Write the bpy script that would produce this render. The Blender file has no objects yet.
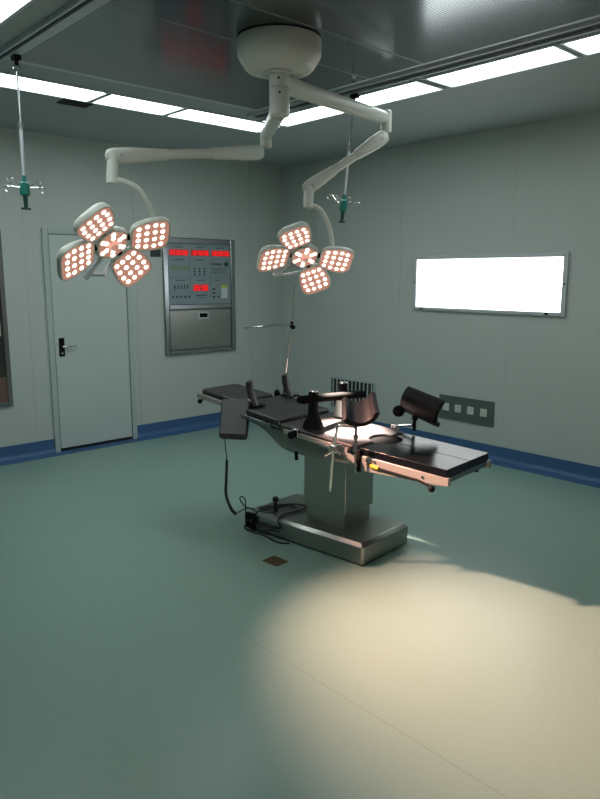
import bpy, bmesh, math, random
from mathutils import Vector, Matrix
random.seed(4)
SC = bpy.context.scene
COL = SC.collection
PI = math.pi

# ------------------------------------------------------------------ helpers
def srgb(r, g, b):
    f = lambda c: c/12.92 if c <= .04045 else ((c+.055)/1.055)**2.4
    return (f(r/255), f(g/255), f(b/255), 1)

def mat(name, col, rough=.5, metal=0, noise=0, nscale=20, bump=0, bscale=200, coat=0, spec=.5, stretch=None, emit=None, estr=0):
    m = bpy.data.materials.new(name); m.use_nodes = True
    nt = m.node_tree; b = nt.nodes['Principled BSDF']
    b.inputs['Base Color'].default_value = col
    b.inputs['Roughness'].default_value = rough
    b.inputs['Metallic'].default_value = metal
    b.inputs['Coat Weight'].default_value = coat
    b.inputs['Specular IOR Level'].default_value = spec
    if emit:
        b.inputs['Emission Color'].default_value = emit
        b.inputs['Emission Strength'].default_value = estr
    if noise or bump:
        tc = nt.nodes.new('ShaderNodeTexCoord'); mp = nt.nodes.new('ShaderNodeMapping')
        nt.links.new(tc.outputs['Object'], mp.inputs['Vector'])
        if stretch: mp.inputs['Scale'].default_value = stretch
    if noise:
        n = nt.nodes.new('ShaderNodeTexNoise'); n.inputs['Scale'].default_value = nscale; n.inputs['Detail'].default_value = 4
        nt.links.new(mp.outputs[0], n.inputs['Vector'])
        r = nt.nodes.new('ShaderNodeMapRange')
        r.inputs['To Min'].default_value = 1-noise; r.inputs['To Max'].default_value = 1+noise
        nt.links.new(n.outputs['Fac'], r.inputs['Value'])
        mx = nt.nodes.new('ShaderNodeVectorMath'); mx.operation = 'SCALE'
        mx.inputs[0].default_value = col[:3]
        nt.links.new(r.outputs[0], mx.inputs['Scale']); nt.links.new(mx.outputs[0], b.inputs['Base Color'])
    if bump:
        n2 = nt.nodes.new('ShaderNodeTexNoise'); n2.inputs['Scale'].default_value = bscale
        nt.links.new(mp.outputs[0], n2.inputs['Vector'])
        bp = nt.nodes.new('ShaderNodeBump'); bp.inputs['Strength'].default_value = bump; bp.inputs['Distance'].default_value = .002
        nt.links.new(n2.outputs['Fac'], bp.inputs['Height']); nt.links.new(bp.outputs[0], b.inputs['Normal'])
    return m

def emit_mat(name, col, strength, base=.8):
    m = bpy.data.materials.new(name); m.use_nodes = True
    nt = m.node_tree; b = nt.nodes['Principled BSDF']
    b.inputs['Base Color'].default_value = (base, base, base, 1)
    b.inputs['Emission Color'].default_value = col; b.inputs['Emission Strength'].default_value = strength
    return m

class MB:
    def __init__(s): s.v = []; s.f = []
    def add(s, vs, fs):
        o = len(s.v); s.v += [Vector(p) for p in vs]; s.f += [tuple(i+o for i in f) for f in fs]; return s
    def box(s, lo, hi, M=None):
        (a, b, c), (d, e, f) = lo, hi
        vs = [Vector(p) for p in ((a,b,c),(d,b,c),(d,e,c),(a,e,c),(a,b,f),(d,b,f),(d,e,f),(a,e,f))]
        if M: vs = [M @ p for p in vs]
        return s.add(vs, [(0,3,2,1),(4,5,6,7),(0,1,5,4),(1,2,6,5),(2,3,7,6),(3,0,4,7)])
    def loft(s, loops, cap0=True, cap1=True):
        n = len(loops[0]); vs = [p for l in loops for p in l]; fs = []
        for k in range(len(loops)-1):
            for i in range(n):
                j = (i+1) % n
                fs.append((k*n+i, k*n+j, (k+1)*n+j, (k+1)*n+i))
        if cap0: fs.append(tuple(range(n))[::-1])
        if cap1: fs.append(tuple((len(loops)-1)*n+i for i in range(n)))
        return s.add(vs, fs)
    def tube(s, pts, r, n=10):
        pts = [Vector(p) for p in pts]
        rs = r if isinstance(r, (list, tuple)) else [r]*len(pts)
        loops = []; prev = None
        for i, p in enumerate(pts):
            t = (pts[min(i+1, len(pts)-1)]-pts[max(i-1, 0)]).normalized()
            if prev is None:
                a = t.cross(Vector((0, 0, 1)))
                if a.length < 1e-3: a = t.cross(Vector((1, 0, 0)))
            else: a = prev - t*prev.dot(t)
            a.normalize(); prev = a; b = t.cross(a)
            loops.append([p+(a*math.cos(2*PI*k/n)+b*math.sin(2*PI*k/n))*rs[i] for k in range(n)])
        return s.loft(loops)
    def lathe(s, c, prof, axis=(0,0,1), n=32):
        c = Vector(c); ax = Vector(axis).normalized()
        a = ax.cross(Vector((0,0,1)))
        if a.length < 1e-3: a = Vector((1,0,0))
        a.normalize(); b = ax.cross(a)
        return s.loft([[c+ax*h+(a*math.cos(2*PI*k/n)+b*math.sin(2*PI*k/n))*max(r, 1e-4) for k in range(n)] for r, h in prof])
    def prism(s, outline, f0, f1):
        return s.loft([[f0(*p) for p in outline], [f1(*p) for p in outline]])
    def ball(s, c, r, n=14, squash=1):
        m = n//2
        return s.lathe(c, [(r*math.sin(PI*i/m), -r*squash*math.cos(PI*i/m)) for i in range(m+1)], n=n)
    def build(s, name, m, parent=None, off=None, bevel=0, seg=2, angle=35, subd=0):
        me = bpy.data.meshes.new(name)
        o3 = Vector(off) if off is not None else Vector((0,0,0))
        me.from_pydata([p-o3 for p in s.v], [], s.f); me.validate()
        bm = bmesh.new(); bm.from_mesh(me); bmesh.ops.recalc_face_normals(bm, faces=bm.faces); bm.to_mesh(me); bm.free()
        me.materials.append(m)
        for p in me.polygons: p.use_smooth = True
        me.set_sharp_from_angle(angle=math.radians(angle))
        o = bpy.data.objects.new(name, me); COL.objects.link(o)
        if parent: o.parent = parent
        elif off is not None: o.location = o3
        if bevel:
            b = o.modifiers.new('bevel', 'BEVEL'); b.width = bevel; b.segments = seg; b.limit_method = 'ANGLE'; b.angle_limit = math.radians(40)
        if subd:
            b = o.modifiers.new('subd', 'SUBSURF'); b.levels = subd; b.render_levels = subd
        return o

def tag(o, label, cat, group=None, kind=None):
    o['label'] = label; o['category'] = cat
    if group: o['group'] = group
    if kind: o['kind'] = kind
    return o
def thing(name, label, cat, loc, rz=0, group=None):
    o = bpy.data.objects.new(name, None); COL.objects.link(o); o.empty_display_size = .1
    o.location = loc; o.rotation_euler = (0, 0, rz)
    return tag(o, label, cat, group)
def struct(o):
    o['kind'] = 'structure'; return o
def curve(pts, n=8):   # Catmull-Rom
    P = [Vector(p) for p in pts]; P = [P[0]*2-P[1]]+P+[P[-1]*2-P[-2]]; out = []
    for i in range(1, len(P)-2):
        for k in range(n):
            t = k/n; a, b, c, d = P[i-1:i+3]
            out.append(.5*((2*b)+(c-a)*t+(2*a-5*b+4*c-d)*t*t+(3*b-a-3*c+d)*t**3))
    out.append(P[-2]); return out

# ------------------------------------------------------------------ materials
M = {}
M['wall'] = mat('wall_panel', srgb(190, 198, 194), .42, noise=.02, nscale=3, spec=.4)
M['groove'] = mat('wall_joint', srgb(186, 196, 192), .6)
M['ceil'] = mat('ceiling_panel', srgb(165, 174, 174), .55, noise=.02, nscale=3)
M['blue'] = mat('blue_vinyl', srgb(60, 98, 142), .45, noise=.05, nscale=30)
M['door'] = mat('door_paint', srgb(192, 202, 200), .4, noise=.015, nscale=4)
M['frame'] = mat('door_frame_paint', srgb(178, 192, 190), .4)
M['steel'] = mat('brushed_steel', srgb(166, 166, 162), .32, 1, noise=.08, nscale=60, stretch=(1, 1, 12))
M['steel2'] = mat('satin_steel', srgb(158, 163, 166), .27, 1, noise=.05, nscale=40)
M['chrome'] = mat('chrome', srgb(215, 215, 212), .15, 1)
M['alu'] = mat('anodised_aluminium', srgb(200, 205, 210), .45, .25)
M['rail'] = mat('pale_coated_rail', srgb(158, 156, 150), .4, .3)
M['body'] = mat('grey_steel_housing', srgb(128, 134, 130), .42, .55, noise=.03, nscale=12)
M['vinyl'] = mat('black_vinyl', srgb(46, 45, 47), .40, bump=.12, bscale=320, noise=.06, nscale=30, spec=.5)
M['seatvinyl'] = mat('dark_grey_vinyl', srgb(64, 60, 60), .42, bump=.12, bscale=320, noise=.06, nscale=30)
M['matte'] = mat('matte_black_foam', srgb(12, 13, 13), .9, spec=.05)
M['legvinyl'] = mat('glossy_black_vinyl', srgb(13, 14, 18), .24, bump=.1, bscale=320)
M['shell'] = mat('dark_leg_trough_vinyl', srgb(22, 22, 25), .5, spec=.18, bump=.1, bscale=300)
M['pad'] = mat('charcoal_pad', srgb(112, 114, 118), .6, bump=.1, bscale=300)
M['black'] = mat('black_plastic', srgb(18, 19, 20), .75, spec=.15)
M['rubber'] = mat('black_cable', srgb(20, 21, 22), .6)
M['white'] = mat('white_lamp_enamel', srgb(208, 210, 202), .35, noise=.015, nscale=10)
M['pink'] = mat('pink_lens_cover', srgb(222, 176, 164), .35, noise=.03, nscale=40, emit=srgb(255, 172, 150), estr=.3)
M['led'] = emit_mat('led_glow', (1, .87, .72, 1), 3.0)
M['tube'] = emit_mat('ceiling_diffuser_glow', (.9, 1, .98, 1), 7.2)
M['film'] = emit_mat('film_viewer_glow', (.95, 1, 1, 1), 3.4)
M['face'] = mat('grey_control_face', srgb(136, 152, 158), .45)
M['ink'] = mat('dark_print', srgb(52, 62, 66), .6)
M['red_dark'] = emit_mat('display_red_field', (1, .002, .006, 1), .32, .03); M['red'] = emit_mat('display_red_segments', (1, .006, .012, 1), .9, .03)
M['lcd'] = mat('lcd_green', srgb(128, 146, 128), .4)
M['yellow'] = mat('yellow_sticker', srgb(222, 170, 40), .5)
M['lime'] = mat('lime_label', srgb(196, 204, 92), .5)
M['paper'] = mat('white_label', srgb(205, 212, 212), .6)
M['teal'] = mat('teal_plastic', srgb(22, 120, 108), .35)
M['green_sq'] = mat('dark_green_mark', srgb(24, 70, 62), .5)
M['outlet'] = mat('dark_grey_plate', srgb(98, 108, 102), .4, .3)
M['socket'] = mat('white_socket', srgb(206, 212, 206), .4)
M['brass'] = mat('tarnished_brass', srgb(112, 92, 58), .42, .8, noise=.2, nscale=60)
M['glass_dark'] = mat('dark_cabinet_glass', srgb(60, 62, 58), .08, 0, spec=.6)
M['dark'] = mat('dark_void', srgb(30, 34, 34), .8)
M['vent'] = mat('vent_dark', srgb(60, 66, 64), .6, .3)
M['wood'] = mat('brown_shelf_contents', srgb(112, 86, 76), .6, noise=.1)

def floor_mat():
    m = mat('green_vinyl_floor', srgb(132, 160, 149), .30, noise=.06, nscale=90, spec=.5)
    nt = m.node_tree; b = nt.nodes['Principled BSDF']
    src = b.inputs['Base Color'].links[0].from_socket
    tc = nt.nodes.new('ShaderNodeTexCoord'); sp = nt.nodes.new('ShaderNodeSeparateXYZ'); nt.links.new(tc.outputs['Object'], sp.inputs[0])
    # fine chip speckle of the vinyl
    vo = nt.nodes.new('ShaderNodeTexVoronoi'); vo.inputs['Scale'].default_value = 160; nt.links.new(tc.outputs['Object'], vo.inputs['Vector'])
    mr = nt.nodes.new('ShaderNodeMapRange'); nt.links.new(vo.outputs['Color'], mr.inputs['Value']); mr.inputs['To Min'].default_value = .95; mr.inputs['To Max'].default_value = 1.05
    v1 = nt.nodes.new('ShaderNodeVectorMath'); v1.operation = 'SCALE'; nt.links.new(src, v1.inputs[0]); nt.links.new(mr.outputs[0], v1.inputs['Scale'])
    # welded sheet seam every 2 m
    a = nt.nodes.new('ShaderNodeMath'); a.operation = 'ADD'; a.inputs[1].default_value = 3.82+20; nt.links.new(sp.outputs['X'], a.inputs[0])
    mo = nt.nodes.new('ShaderNodeMath'); mo.operation = 'PINGPONG'; mo.inputs[1].default_value = 1.0; nt.links.new(a.outputs[0], mo.inputs[0])
    lt = nt.nodes.new('ShaderNodeMath'); lt.operation = 'LESS_THAN'; lt.inputs[1].default_value = .0035; nt.links.new(mo.outputs[0], lt.inputs[0])
    mx = nt.nodes.new('ShaderNodeMix'); mx.data_type = 'RGBA'; nt.links.new(lt.outputs[0], mx.inputs['Factor'])
    nt.links.new(v1.outputs[0], mx.inputs['A']); mx.inputs['B'].default_value = srgb(123, 148, 138)
    nt.links.new(mx.outputs['Result'], b.inputs['Base Color'])
    return m
M['floor'] = floor_mat()

def perf_mat():   # perforated stainless sheet: rows of small dark holes in a mirror-like sheet
    m = mat('perforated_steel', srgb(120, 126, 128), .15, 1)
    nt = m.node_tree; b = nt.nodes['Principled BSDF']
    tc = nt.nodes.new('ShaderNodeTexCoord'); mp = nt.nodes.new('ShaderNodeMapping'); mp.inputs['Scale'].default_value = (62, 62, 62)
    nt.links.new(tc.outputs['Object'], mp.inputs['Vector'])
    fr = nt.nodes.new('ShaderNodeVectorMath'); fr.operation = 'FRACTION'; nt.links.new(mp.outputs[0], fr.inputs[0])
    sb = nt.nodes.new('ShaderNodeVectorMath'); sb.operation = 'SUBTRACT'; sb.inputs[1].default_value = (.5, .5, 0); nt.links.new(fr.outputs[0], sb.inputs[0])
    ml = nt.nodes.new('ShaderNodeVectorMath'); ml.operation = 'MULTIPLY'; ml.inputs[1].default_value = (1, 1, 0); nt.links.new(sb.outputs[0], ml.inputs[0])
    ln = nt.nodes.new('ShaderNodeVectorMath'); ln.operation = 'LENGTH'; nt.links.new(ml.outputs[0], ln.inputs[0])
    lt = nt.nodes.new('ShaderNodeMath'); lt.operation = 'LESS_THAN'; lt.inputs[1].default_value = .3; nt.links.new(ln.outputs['Value'], lt.inputs[0])
    mx = nt.nodes.new('ShaderNodeMix'); mx.data_type = 'RGBA'; nt.links.new(lt.outputs[0], mx.inputs['Factor'])
    mx.inputs['A'].default_value = srgb(126, 132, 134); mx.inputs['B'].default_value = srgb(22, 25, 25)
    nt.links.new(mx.outputs['Result'], b.inputs['Base Color'])
    return m
M['perf'] = perf_mat()

# ------------------------------------------------------------------ room shell
H = 3.068
XL, YF = -7.4, -8.4
struct(MB().box((XL-.1, YF-.1, -.1), (.1, .1, 0)).build('floor', M['floor']))
struct(MB().box((XL-.1, YF-.1, H), (.1, .1, H+.1)).build('ceiling', M['ceil']))

def panel_wall(name, seams, axis, face, lo, hi, thick):
    """wall of sandwich panels: panels 5 mm proud of a backing, 4 mm open joints"""
    mb = MB(); mg = MB(); edges = [lo]+seams+[hi]; s = 1 if thick > 0 else -1
    for a, b in zip(edges[:-1], edges[1:]):
        a2 = a+.0015 if a != lo else a; b2 = b-.0015 if b != hi else b
        if axis == 'x': mb.box((a2, min(face, face+s*.02), 0), (b2, max(face, face+s*.02), H))
        else: mb.box((min(face, face+s*.02), a2, 0), (max(face, face+s*.02), b2, H))
    if axis == 'x': mg.box((lo, min(face+s*.003, face+thick), 0), (hi, max(face+s*.003, face+thick), H))
    else: mg.box((min(face+s*.003, face+thick), lo, 0), (max(face+s*.003, face+thick), hi, H))
    w = struct(mb.build(name, M['wall'])); j = mg.build('panel_joint', M['groove'], w); return w
panel_wall('wall_back', [-6.4, -5.3, -4.2, -3.2, -2.045, -.51], 'x', 0, XL, 0, .1)
panel_wall('wall_right', [-7.05, -5.78, -4.49, -3.2, -1.9, -.62], 'y', 0, YF, 0, .1)
panel_wall('wall_left', [-7.2, -6.0, -4.8, -3.6, -2.4, -1.2], 'y', XL, YF, 0, -.1)
panel_wall('wall_front', [-6.2, -5.0, -3.8, -2.6, -1.4], 'x', YF, XL, 0, -.1)

cove = [(0, 0), (0, .145), (.008, .145), (.008, .06), (.012, .04), (.022, .022), (.04, .01), (.07, .005), (.13, .003), (.13, 0)]
def baseboard(name, segs, fn):
    mb = MB()
    for a, b in segs: mb.loft([[fn(d, z, a) for d, z in cove], [fn(d, z, b) for d, z in cove]])
    return mb
bb = baseboard('baseboard_back', [(XL, -3.032), (-2.108, 0)], lambda d, z, t: (t, -d, z))
bb.box((-3.032, -.13, 0), (-2.108, 0, .004))
struct(bb.build('baseboard_back', M['blue']))
struct(baseboard('', [(YF, 0)], lambda d, z, t: (-d, t, z)).build('baseboard_right', M['blue']))
struct(baseboard('', [(YF, 0)], lambda d, z, t: (XL+d, t, z)).build('baseboard_left', M['blue']))
struct(baseboard('', [(XL, 0)], lambda d, z, t: (t, YF+d, z)).build('baseboard_front', M['blue']))
# ------------------------------------------------------------------ door
dm = MB().box((-2.968, -.014, .036), (-2.17, -.001, 2.146))
d = struct(dm.build('door_1', M['door'], bevel=.003))
fm = MB()
fm.box((-3.03, -.022, 0.004), (-2.975, -.001, 2.205)); fm.box((-2.163, -.022, 0.004), (-2.11, -.001, 2.205)); fm.box((-2.975, -.022, 2.152), (-2.163, -.001, 2.205))
fm.build('door_frame', M['frame'], d, bevel=.004)
gp = MB(); gp.box((-2.975, -.003, .006), (-2.163, -.0005, 2.152)); gp.build('door_gap', M['dark'], d)
hp = MB().box((-2.93, -.024, .965), (-2.872, -.014, 1.15)).build('handle_plate', M['black'], d, bevel=.006)
hl = MB().tube([(-2.902, -.02, 1.065), (-2.902, -.062, 1.065)], .011); hl.tube([(-2.906, -.058, 1.065), (-2.85, -.06, 1.066), (-2.762, -.058, 1.062)], [.011, .011, .008])
hl.build('door_handle', M['chrome'], d)
MB().lathe((-2.902, -.024, 1.0), [(.012, 0), (.012, .004), (.004, .005)], (0, -1, 0), 16).build('key_cylinder', M['chrome'], d)

# ------------------------------------------------------------------ steel control panel on the back wall
cp = thing('control_panel', 'stainless wall control panel with red digital displays above a blank steel door', 'control panel', (-1.226, 0, .9))
off = (-1.226, 0, .9)
X0, X1, Z0, Z1 = -1.72, -.752, .88, 2.168
fb = MB()
w = .062
for lo, hi in (((X0, Z0), (X0+w, Z1)), ((X1-w, Z0), (X1, Z1)), ((X0+w, Z1-w), (X1-w, Z1)), ((X0+w, Z0), (X1-w, Z0+.05)), ((X0+w, 1.382), (X1-w, 1.44))):
    fb.box((lo[0], -.03, lo[1]), (hi[0], -.0005, hi[1]))
fb.build('panel_frame', M['steel2'], cp, off, bevel=.008)
fc = MB().box((X0+w, -.014, 1.44), (X1-w, -.001, Z1-w)).build('control_face', M['face'], cp, off)
dr = MB().box((X0+w+.006, -.02, Z0+.056), (X1-w-.006, -.001, 1.376)).build('panel_door', M['steel'], cp, off, bevel=.004)
lk = MB(); lk.box((-1.282, -.026, 1.272), (-1.14, -.02, 1.35)); lk.build('recessed_latch', M['alu'], dr, off, bevel=.008)
li = MB(); li.box((-1.266, -.0275, 1.288), (-1.156, -.0255, 1.334)); li.tube([(-1.19, -.026, 1.311), (-1.19, -.031, 1.311)], .014, 14); li.build('latch_button', M['black'], dr, off)
def fbox(mb, x0, x1, z0, z1, t=.003): mb.box((x0, -.014-t, z0), (x1, -.0139, z1)); return mb
SEG = {'0': 'abcdef', '1': 'bc', '2': 'abged', '3': 'abgcd', '4': 'fgbc', '5': 'afgcd', '6': 'afgedc', '7': 'abc', '8': 'abcdefg', '9': 'abcdfg'}
def digits(mb, text, x0, x1, z0, z1):
    n = sum(.45 if c == ':' else 1 for c in text); cw = (x1-x0)/n; x = x0; h = z1-z0; t = h*.2
    for c in text:
        if c == ':':
            for zc in (.3, .7): fbox(mb, x+cw*.13, x+cw*.32, z0+h*zc-t*.5, z0+h*zc+t*.5, .0042)
            x += cw*.45; continue
        a, b = x+cw*.1, x+cw*.9; zm = (z0+z1)/2
        S = dict(a=(a, b, z1-t, z1), d=(a, b, z0, z0+t), g=(a, b, zm-t/2, zm+t/2), f=(a, a+t*.9, zm, z1), e=(a, a+t*.9, z0, zm), b=(b-t*.9, b, zm, z1), c=(b-t*.9, b, z0, zm))
        for s in SEG[c]: fbox(mb, *S[s], .0042)
        x += cw
for (x0, x1, z0, z1, txt) in ((-1.636, -1.39, 1.976, 2.04, '00:00:00'), (-1.352, -1.112, 1.976, 2.04, '10:48:28'), (-1.073, -.823, 1.976, 2.04, '00:00:00')):
    sc = fbox(MB(), x0, x1, z0, z1).build('digital_display', M['red_dark'], fc, off)
    dg = MB(); digits(dg, txt, x0+.008, x1-.008, z0+.007, z1-.007); dg.build('display_digits', M['red'], fc, off)
dg = MB(); digits(dg, '25', -1.326, -1.245, 1.592, 1.65); dg2 = MB(); digits(dg2, '56', -1.222, -1.135, 1.592, 1.65)
fbox(MB(), -1.334, -1.238, 1.585, 1.657).build('digital_display', M['red_dark'], fc, off); fbox(MB(), -1.23, -1.128, 1.585, 1.657).build('digital_display', M['red_dark'], fc, off)
dg2.build('display_digits', M['red'], fc, off)
dg.build('display_digits', M['red'], fc, off)
fbox(MB(), -1.622, -1.374, 1.812, 1.868).build('status_window', M['lcd'], fc, off)
fbox(MB(), -.898, -.844, 1.864, 1.91).build('green_badge', M['green_sq'], fc, off)
for i in range(3):
    for j in range(3):
        MB().lathe((-1.31+i*.066, -.014, 1.835-j*.033), [(.011, 0), (.011, .004), (.008, .006)], (0, -1, 0), 12).build('button', M['ink'], fc, off)
for i in range(5):
    k = MB(); x = -1.578+i*.042; k.lathe((x, -.014, 1.615+(.004 if i else -.01)), [(.008, 0), (.008, .004)], (0, -1, 0), 10); k.box((x-.004, -.024, 1.62), (x+.004, -.014, 1.655)); k.build('toggle_switch', M['ink'], fc, off)
    x = -1.604+i*.053; MB().lathe((x, -.014, 1.524), [(.012, 0), (.012, .005), (.008, .007)], (0, -1, 0), 12).build('button', M['ink'], fc, off)
for j in range(3): fbox(MB(), -1.068, -1.038, 1.505+j*.045, 1.525+j*.045, .005).build('button', M['ink'], fc, off)
fbox(MB(), -1.0, -.975, 1.508, 1.526, .005).build('button', M['ink'], fc, off)
fbox(MB(), -.948, -.86, 1.5, 1.62).build('card_label', M['paper'], fc, off); fbox(MB(), -.948, -.86, 1.62, 1.655).build('card_label', M['lime'], fc, off)
# small unreadable print under the displays: rows of short dark dashes
def dashes(x0, x1, z, h, n):
    pr = MB()
    for i in range(n):
        a = x0+(x1-x0)*i/n; fbox(pr, a, a+(x1-x0)/n*.72, z, z+h, .0008)
    pr.build('printed_line', M['ink'], fc, off)
for a in ((-1.58, -1.44, 1.925, .012, 6), (-1.28, -1.18, 1.925, .012, 4), (-1.085, -.925, 1.876, .022, 7), (-1.08, -.87, 1.835, .008, 11), (-1.08, -.87, 1.81, .008, 10), (-1.08, -.9, 1.785, .008, 9), (-1.56, -1.43, 1.70, .01, 6), (-1.29, -1.18, 1.70, .01, 5), (-1.3, -1.15, 1.528, .018, 8), (-1.29, -1.17, 1.505, .008, 8), (-1.04, -.96, 1.7, .01, 4), (-1.56, -1.45, 2.062, .01, 5), (-1.28, -1.18, 2.062, .01, 4), (-1.0, -.9, 2.062, .01, 4)): dashes(*a)
for x in (-1.372, -1.096): fbox(MB(), x-.001, x+.001, 1.5, 1.95, .0008).build('divider_line', M['ink'], fc, off)
fbox(MB(), -1.64, -.82, 1.735, 1.737, .0009).build('divider_line', M['ink'], fc, off)

# small sign plate beside the panel, partly behind the lamp
sg = MB().box((-1.86, -.008, 1.955), (-1.735, -.0005, 2.035)).build('wall_sign', M['ink'], None, (-1.8, 0, 1.955), bevel=.003)
tag(sg, 'small dark purple sign plate left of the control panel, behind the lamp petal', 'sign')

# instrument cabinet cut by the left edge
ic = thing('instrument_cabinet', 'recessed steel-framed glass cabinet in the back wall at the left edge', 'cabinet', (-3.86, 0, .53)); off = (-3.86, 0, .53)
x0, x1, z0, z1 = -4.31, -3.41, .532, 2.17
fb = MB(); w = .045
for lo, hi in (((x0, z0), (x0+w, z1)), ((x1-w, z0), (x1, z1)), ((x0+w, z1-w), (x1-w, z1)), ((x0+w, z0), (x1-w, z0+w))): fb.box((lo[0], -.026, lo[1]), (hi[0], -.0005, hi[1]))
fb.build('cabinet_frame', M['steel2'], ic, off, bevel=.006)
MB().box((x0+w, -.012, z0+w), (x1-w, -.006, z1-w)).build('glass_door', M['glass_dark'], ic, off)
MB().box((x1-w-.05, -.016, 1.2), (x1-w-.02, -.012, 1.34)).build('door_pull', M['alu'], ic, off, bevel=.003)
MB().box((x0+w, -.013, z0+w), (x1-w, -.0118, z0+.28)).build('brown_kick_panel', M['wood'], ic, off)

# ------------------------------------------------------------------ right wall: film viewer, outlets, grille
fv = thing('film_viewer', 'long rectangular white glowing light box in a thin aluminium frame on the right wall', 'light box', (0, -2.925, 1.685)); off = (0, -2.925, 1.685)
y0, y1, z0, z1 = -3.754, -2.097, 1.412, 1.962
fb = MB(); w = .042
for lo, hi in (((y0, z0), (y0+w, z1)), ((y1-w, z0), (y1, z1)), ((y0+w, z1-w), (y1-w, z1)), ((y0+w, z0), (y1-w, z0+.032))): fb.box((-.03, lo[0], lo[1]), (-.0005, hi[0], hi[1]))
fr = fb.build('viewer_frame', M['alu'], fv, off, bevel=.005)
MB().box((-.02, y0+w, z0+.032), (-.001, y1-w, z1-w)).build('lit_screen', M['film'], fv, off)
MB().box((-.034, -3.6, z0+.008), (-.03, -3.57, z0+.028)).build('rocker_switch', M['black'], fr, off)
MB().box((-.033, -2.24, z0+.012), (-.03, -2.18, z0+.022)).build('maker_plate', M['ink'], fr, off)
for y in (y0+.02, y1-.02): MB().lathe((-.03, y, 1.69), [(.009, 0), (.009, .003), (.005, .005)], (-1, 0, 0), 12).build('screw', M['vent'], fr, off)

op = thing('outlet_panel', 'dark grey wall plate with four white power sockets low on the right wall', 'outlet', (0, -2.786, .447)); off = (0, -2.786, .447)
MB().box((-.014, -3.105, .325), (-.0005, -2.467, .569)).build('outlet_plate', M['outlet'], op, off, bevel=.004)
for y in (-2.556, -2.70, -2.846, -2.996):
    s_ = MB().box((-.02, y-.036, .412), (-.0135, y+.036, .488)).build('socket', M['socket'], op, off, bevel=.004)
    h_ = MB()
    for dy, dz in ((-.014, .012), (.014, .012), (0, -.016)): h_.box((-.0206, y+dy-.002, .45+dz-.007), (-.0199, y+dy+.002, .45+dz+.007))
    h_.build('socket_slots', M['ink'], s_, off)

vg = thing('air_grille', 'air grille with dark vertical slots low on the right wall behind the operating table', 'vent', (0, -1.235, .35)); off = (0, -1.235, .35)
y0, y1, z0, z1 = -1.59, -.88, .2, .585
fb = MB(); w = .022
for lo, hi in (((y0, z0), (y0+w, z1)), ((y1-w, z0), (y1, z1)), ((y0+w, z1-w), (y1-w, z1)), ((y0+w, z0), (y1-w, z0+w))): fb.box((-.016, lo[0], lo[1]), (-.0005, hi[0], hi[1]))
fb.build('grille_frame', M['frame'], vg, off, bevel=.003)
MB().box((-.004, y0+w, z0+w), (-.001, y1-w, z1-w)).build('grille_duct', M['dark'], vg, off)
for i in range(11):
    y = y0+.05+i*.0605
    MB().box((-.012, y-.0075, z0+w), (-.004, y+.0075, z1-w), None).build('grille_slat', M['frame'] if i % 3 else M['wall'], vg, off)

# ------------------------------------------------------------------ ceiling: laminar-flow diffuser, rails, lights, vent
DX0, DX1, DY0, DY1 = -3.99, -2.09, -4.95, -2.12
ld = thing('air_diffuser', 'large dark mirror-like perforated steel air diffuser set in the ceiling', 'ceiling diffuser', (-3.04, -3.53, H)); off = (-3.04, -3.53, H)
for a, b in ((DY0, -3.765), (-3.745, -3.315), (-3.295, DY1)):
    MB().box((DX0, a, H-.012), (DX1, b, H-.001)).build('perforated_panel', M['perf'], ld, off)
for y in (-3.755, -3.305): MB().box((DX0, y-.011, H-.0122), (DX1, y+.011, H-.001)).build('panel_seam_strip', M['body'], ld, off)
fb = MB(); e = .05
for lo, hi in (((DX0-e, DY0-e), (DX0, DY1+e)), ((DX1, DY0-e), (DX1+e*.6, DY1+e)), ((DX0, DY1), (DX1, DY1+e)), ((DX0, DY0-e), (DX1, DY0))): fb.box((lo[0], lo[1], H-.0122), (hi[0], hi[1], H-.0005))
fb.build('diffuser_frame', M['alu'], ld, off, bevel=.003)
for nm, x, lab in ((0, -4.085, 'dark ceiling track along the left side of the air diffuser'), (1, -1.965, 'dark ceiling track along the right side of the air diffuser')):
    t = thing('ceiling_track', lab, 'ceiling rail', (x, -3.53, H), 0, 'drip hanger tracks'); off = (x, -3.53, H)
    sw = .014 if nm == 0 else .045
    q = MB(); q.box((x-sw-.014, -5.3, H-.026), (x-sw, -1.9, H-.0005)); q.box((x+sw, -5.3, H-.026), (x+sw+.014, -1.9, H-.0005)); q.build('track_flange', M['alu'], t, off)
    MB().box((x-sw, -5.3, H-.012), (x+sw, -1.9, H-.0005)).build('track_slot', M['dark'] if nm == 0 else M['vent'], t, off)

def ceiling_light(x0, x1, y0, y1, lab):
    c = ((x0+x1)/2, (y0+y1)/2, H)
    t = thing('ceiling_light', lab, 'ceiling light', c, 0, 'fluorescent strip lights around the diffuser')
    f = MB(); e = .02
    for lo, hi in (((x0, y0), (x0+e, y1)), ((x1-e, y0), (x1, y1)), ((x0+e, y0), (x1-e, y0+e)), ((x0+e, y1-e), (x1-e, y1))): f.box((lo[0], lo[1], H-.016), (hi[0], hi[1], H-.0005))
    f.build('light_frame', M['alu'], t, c)
    MB().box((x0+e, y0+e, H-.004), (x1-e, y1-e, H-.0005)).build('light_diffuser', M['tube'], t, c)
ya, yb = -1.795, -1.43
ceiling_light(-4.6, -3.19, ya, yb, 'white ceiling strip light over the door, first from the left along the back wall')
ceiling_light(-3.2+.015, -2.535, ya, yb, 'middle short white ceiling strip light along the back wall, above the control panel')
ceiling_light(-2.525, -1.53, ya, yb, 'white ceiling strip light along the back wall meeting the corner above the lamp arms')
xa, xb = -1.825, -1.495
ceiling_light(xa, xb, -3.50, -1.81, 'white ceiling strip light on the right side, nearest the room corner')
ceiling_light(xa, xb, -4.49, -3.55, 'white ceiling strip light on the right side, in the middle above the light box')
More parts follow.
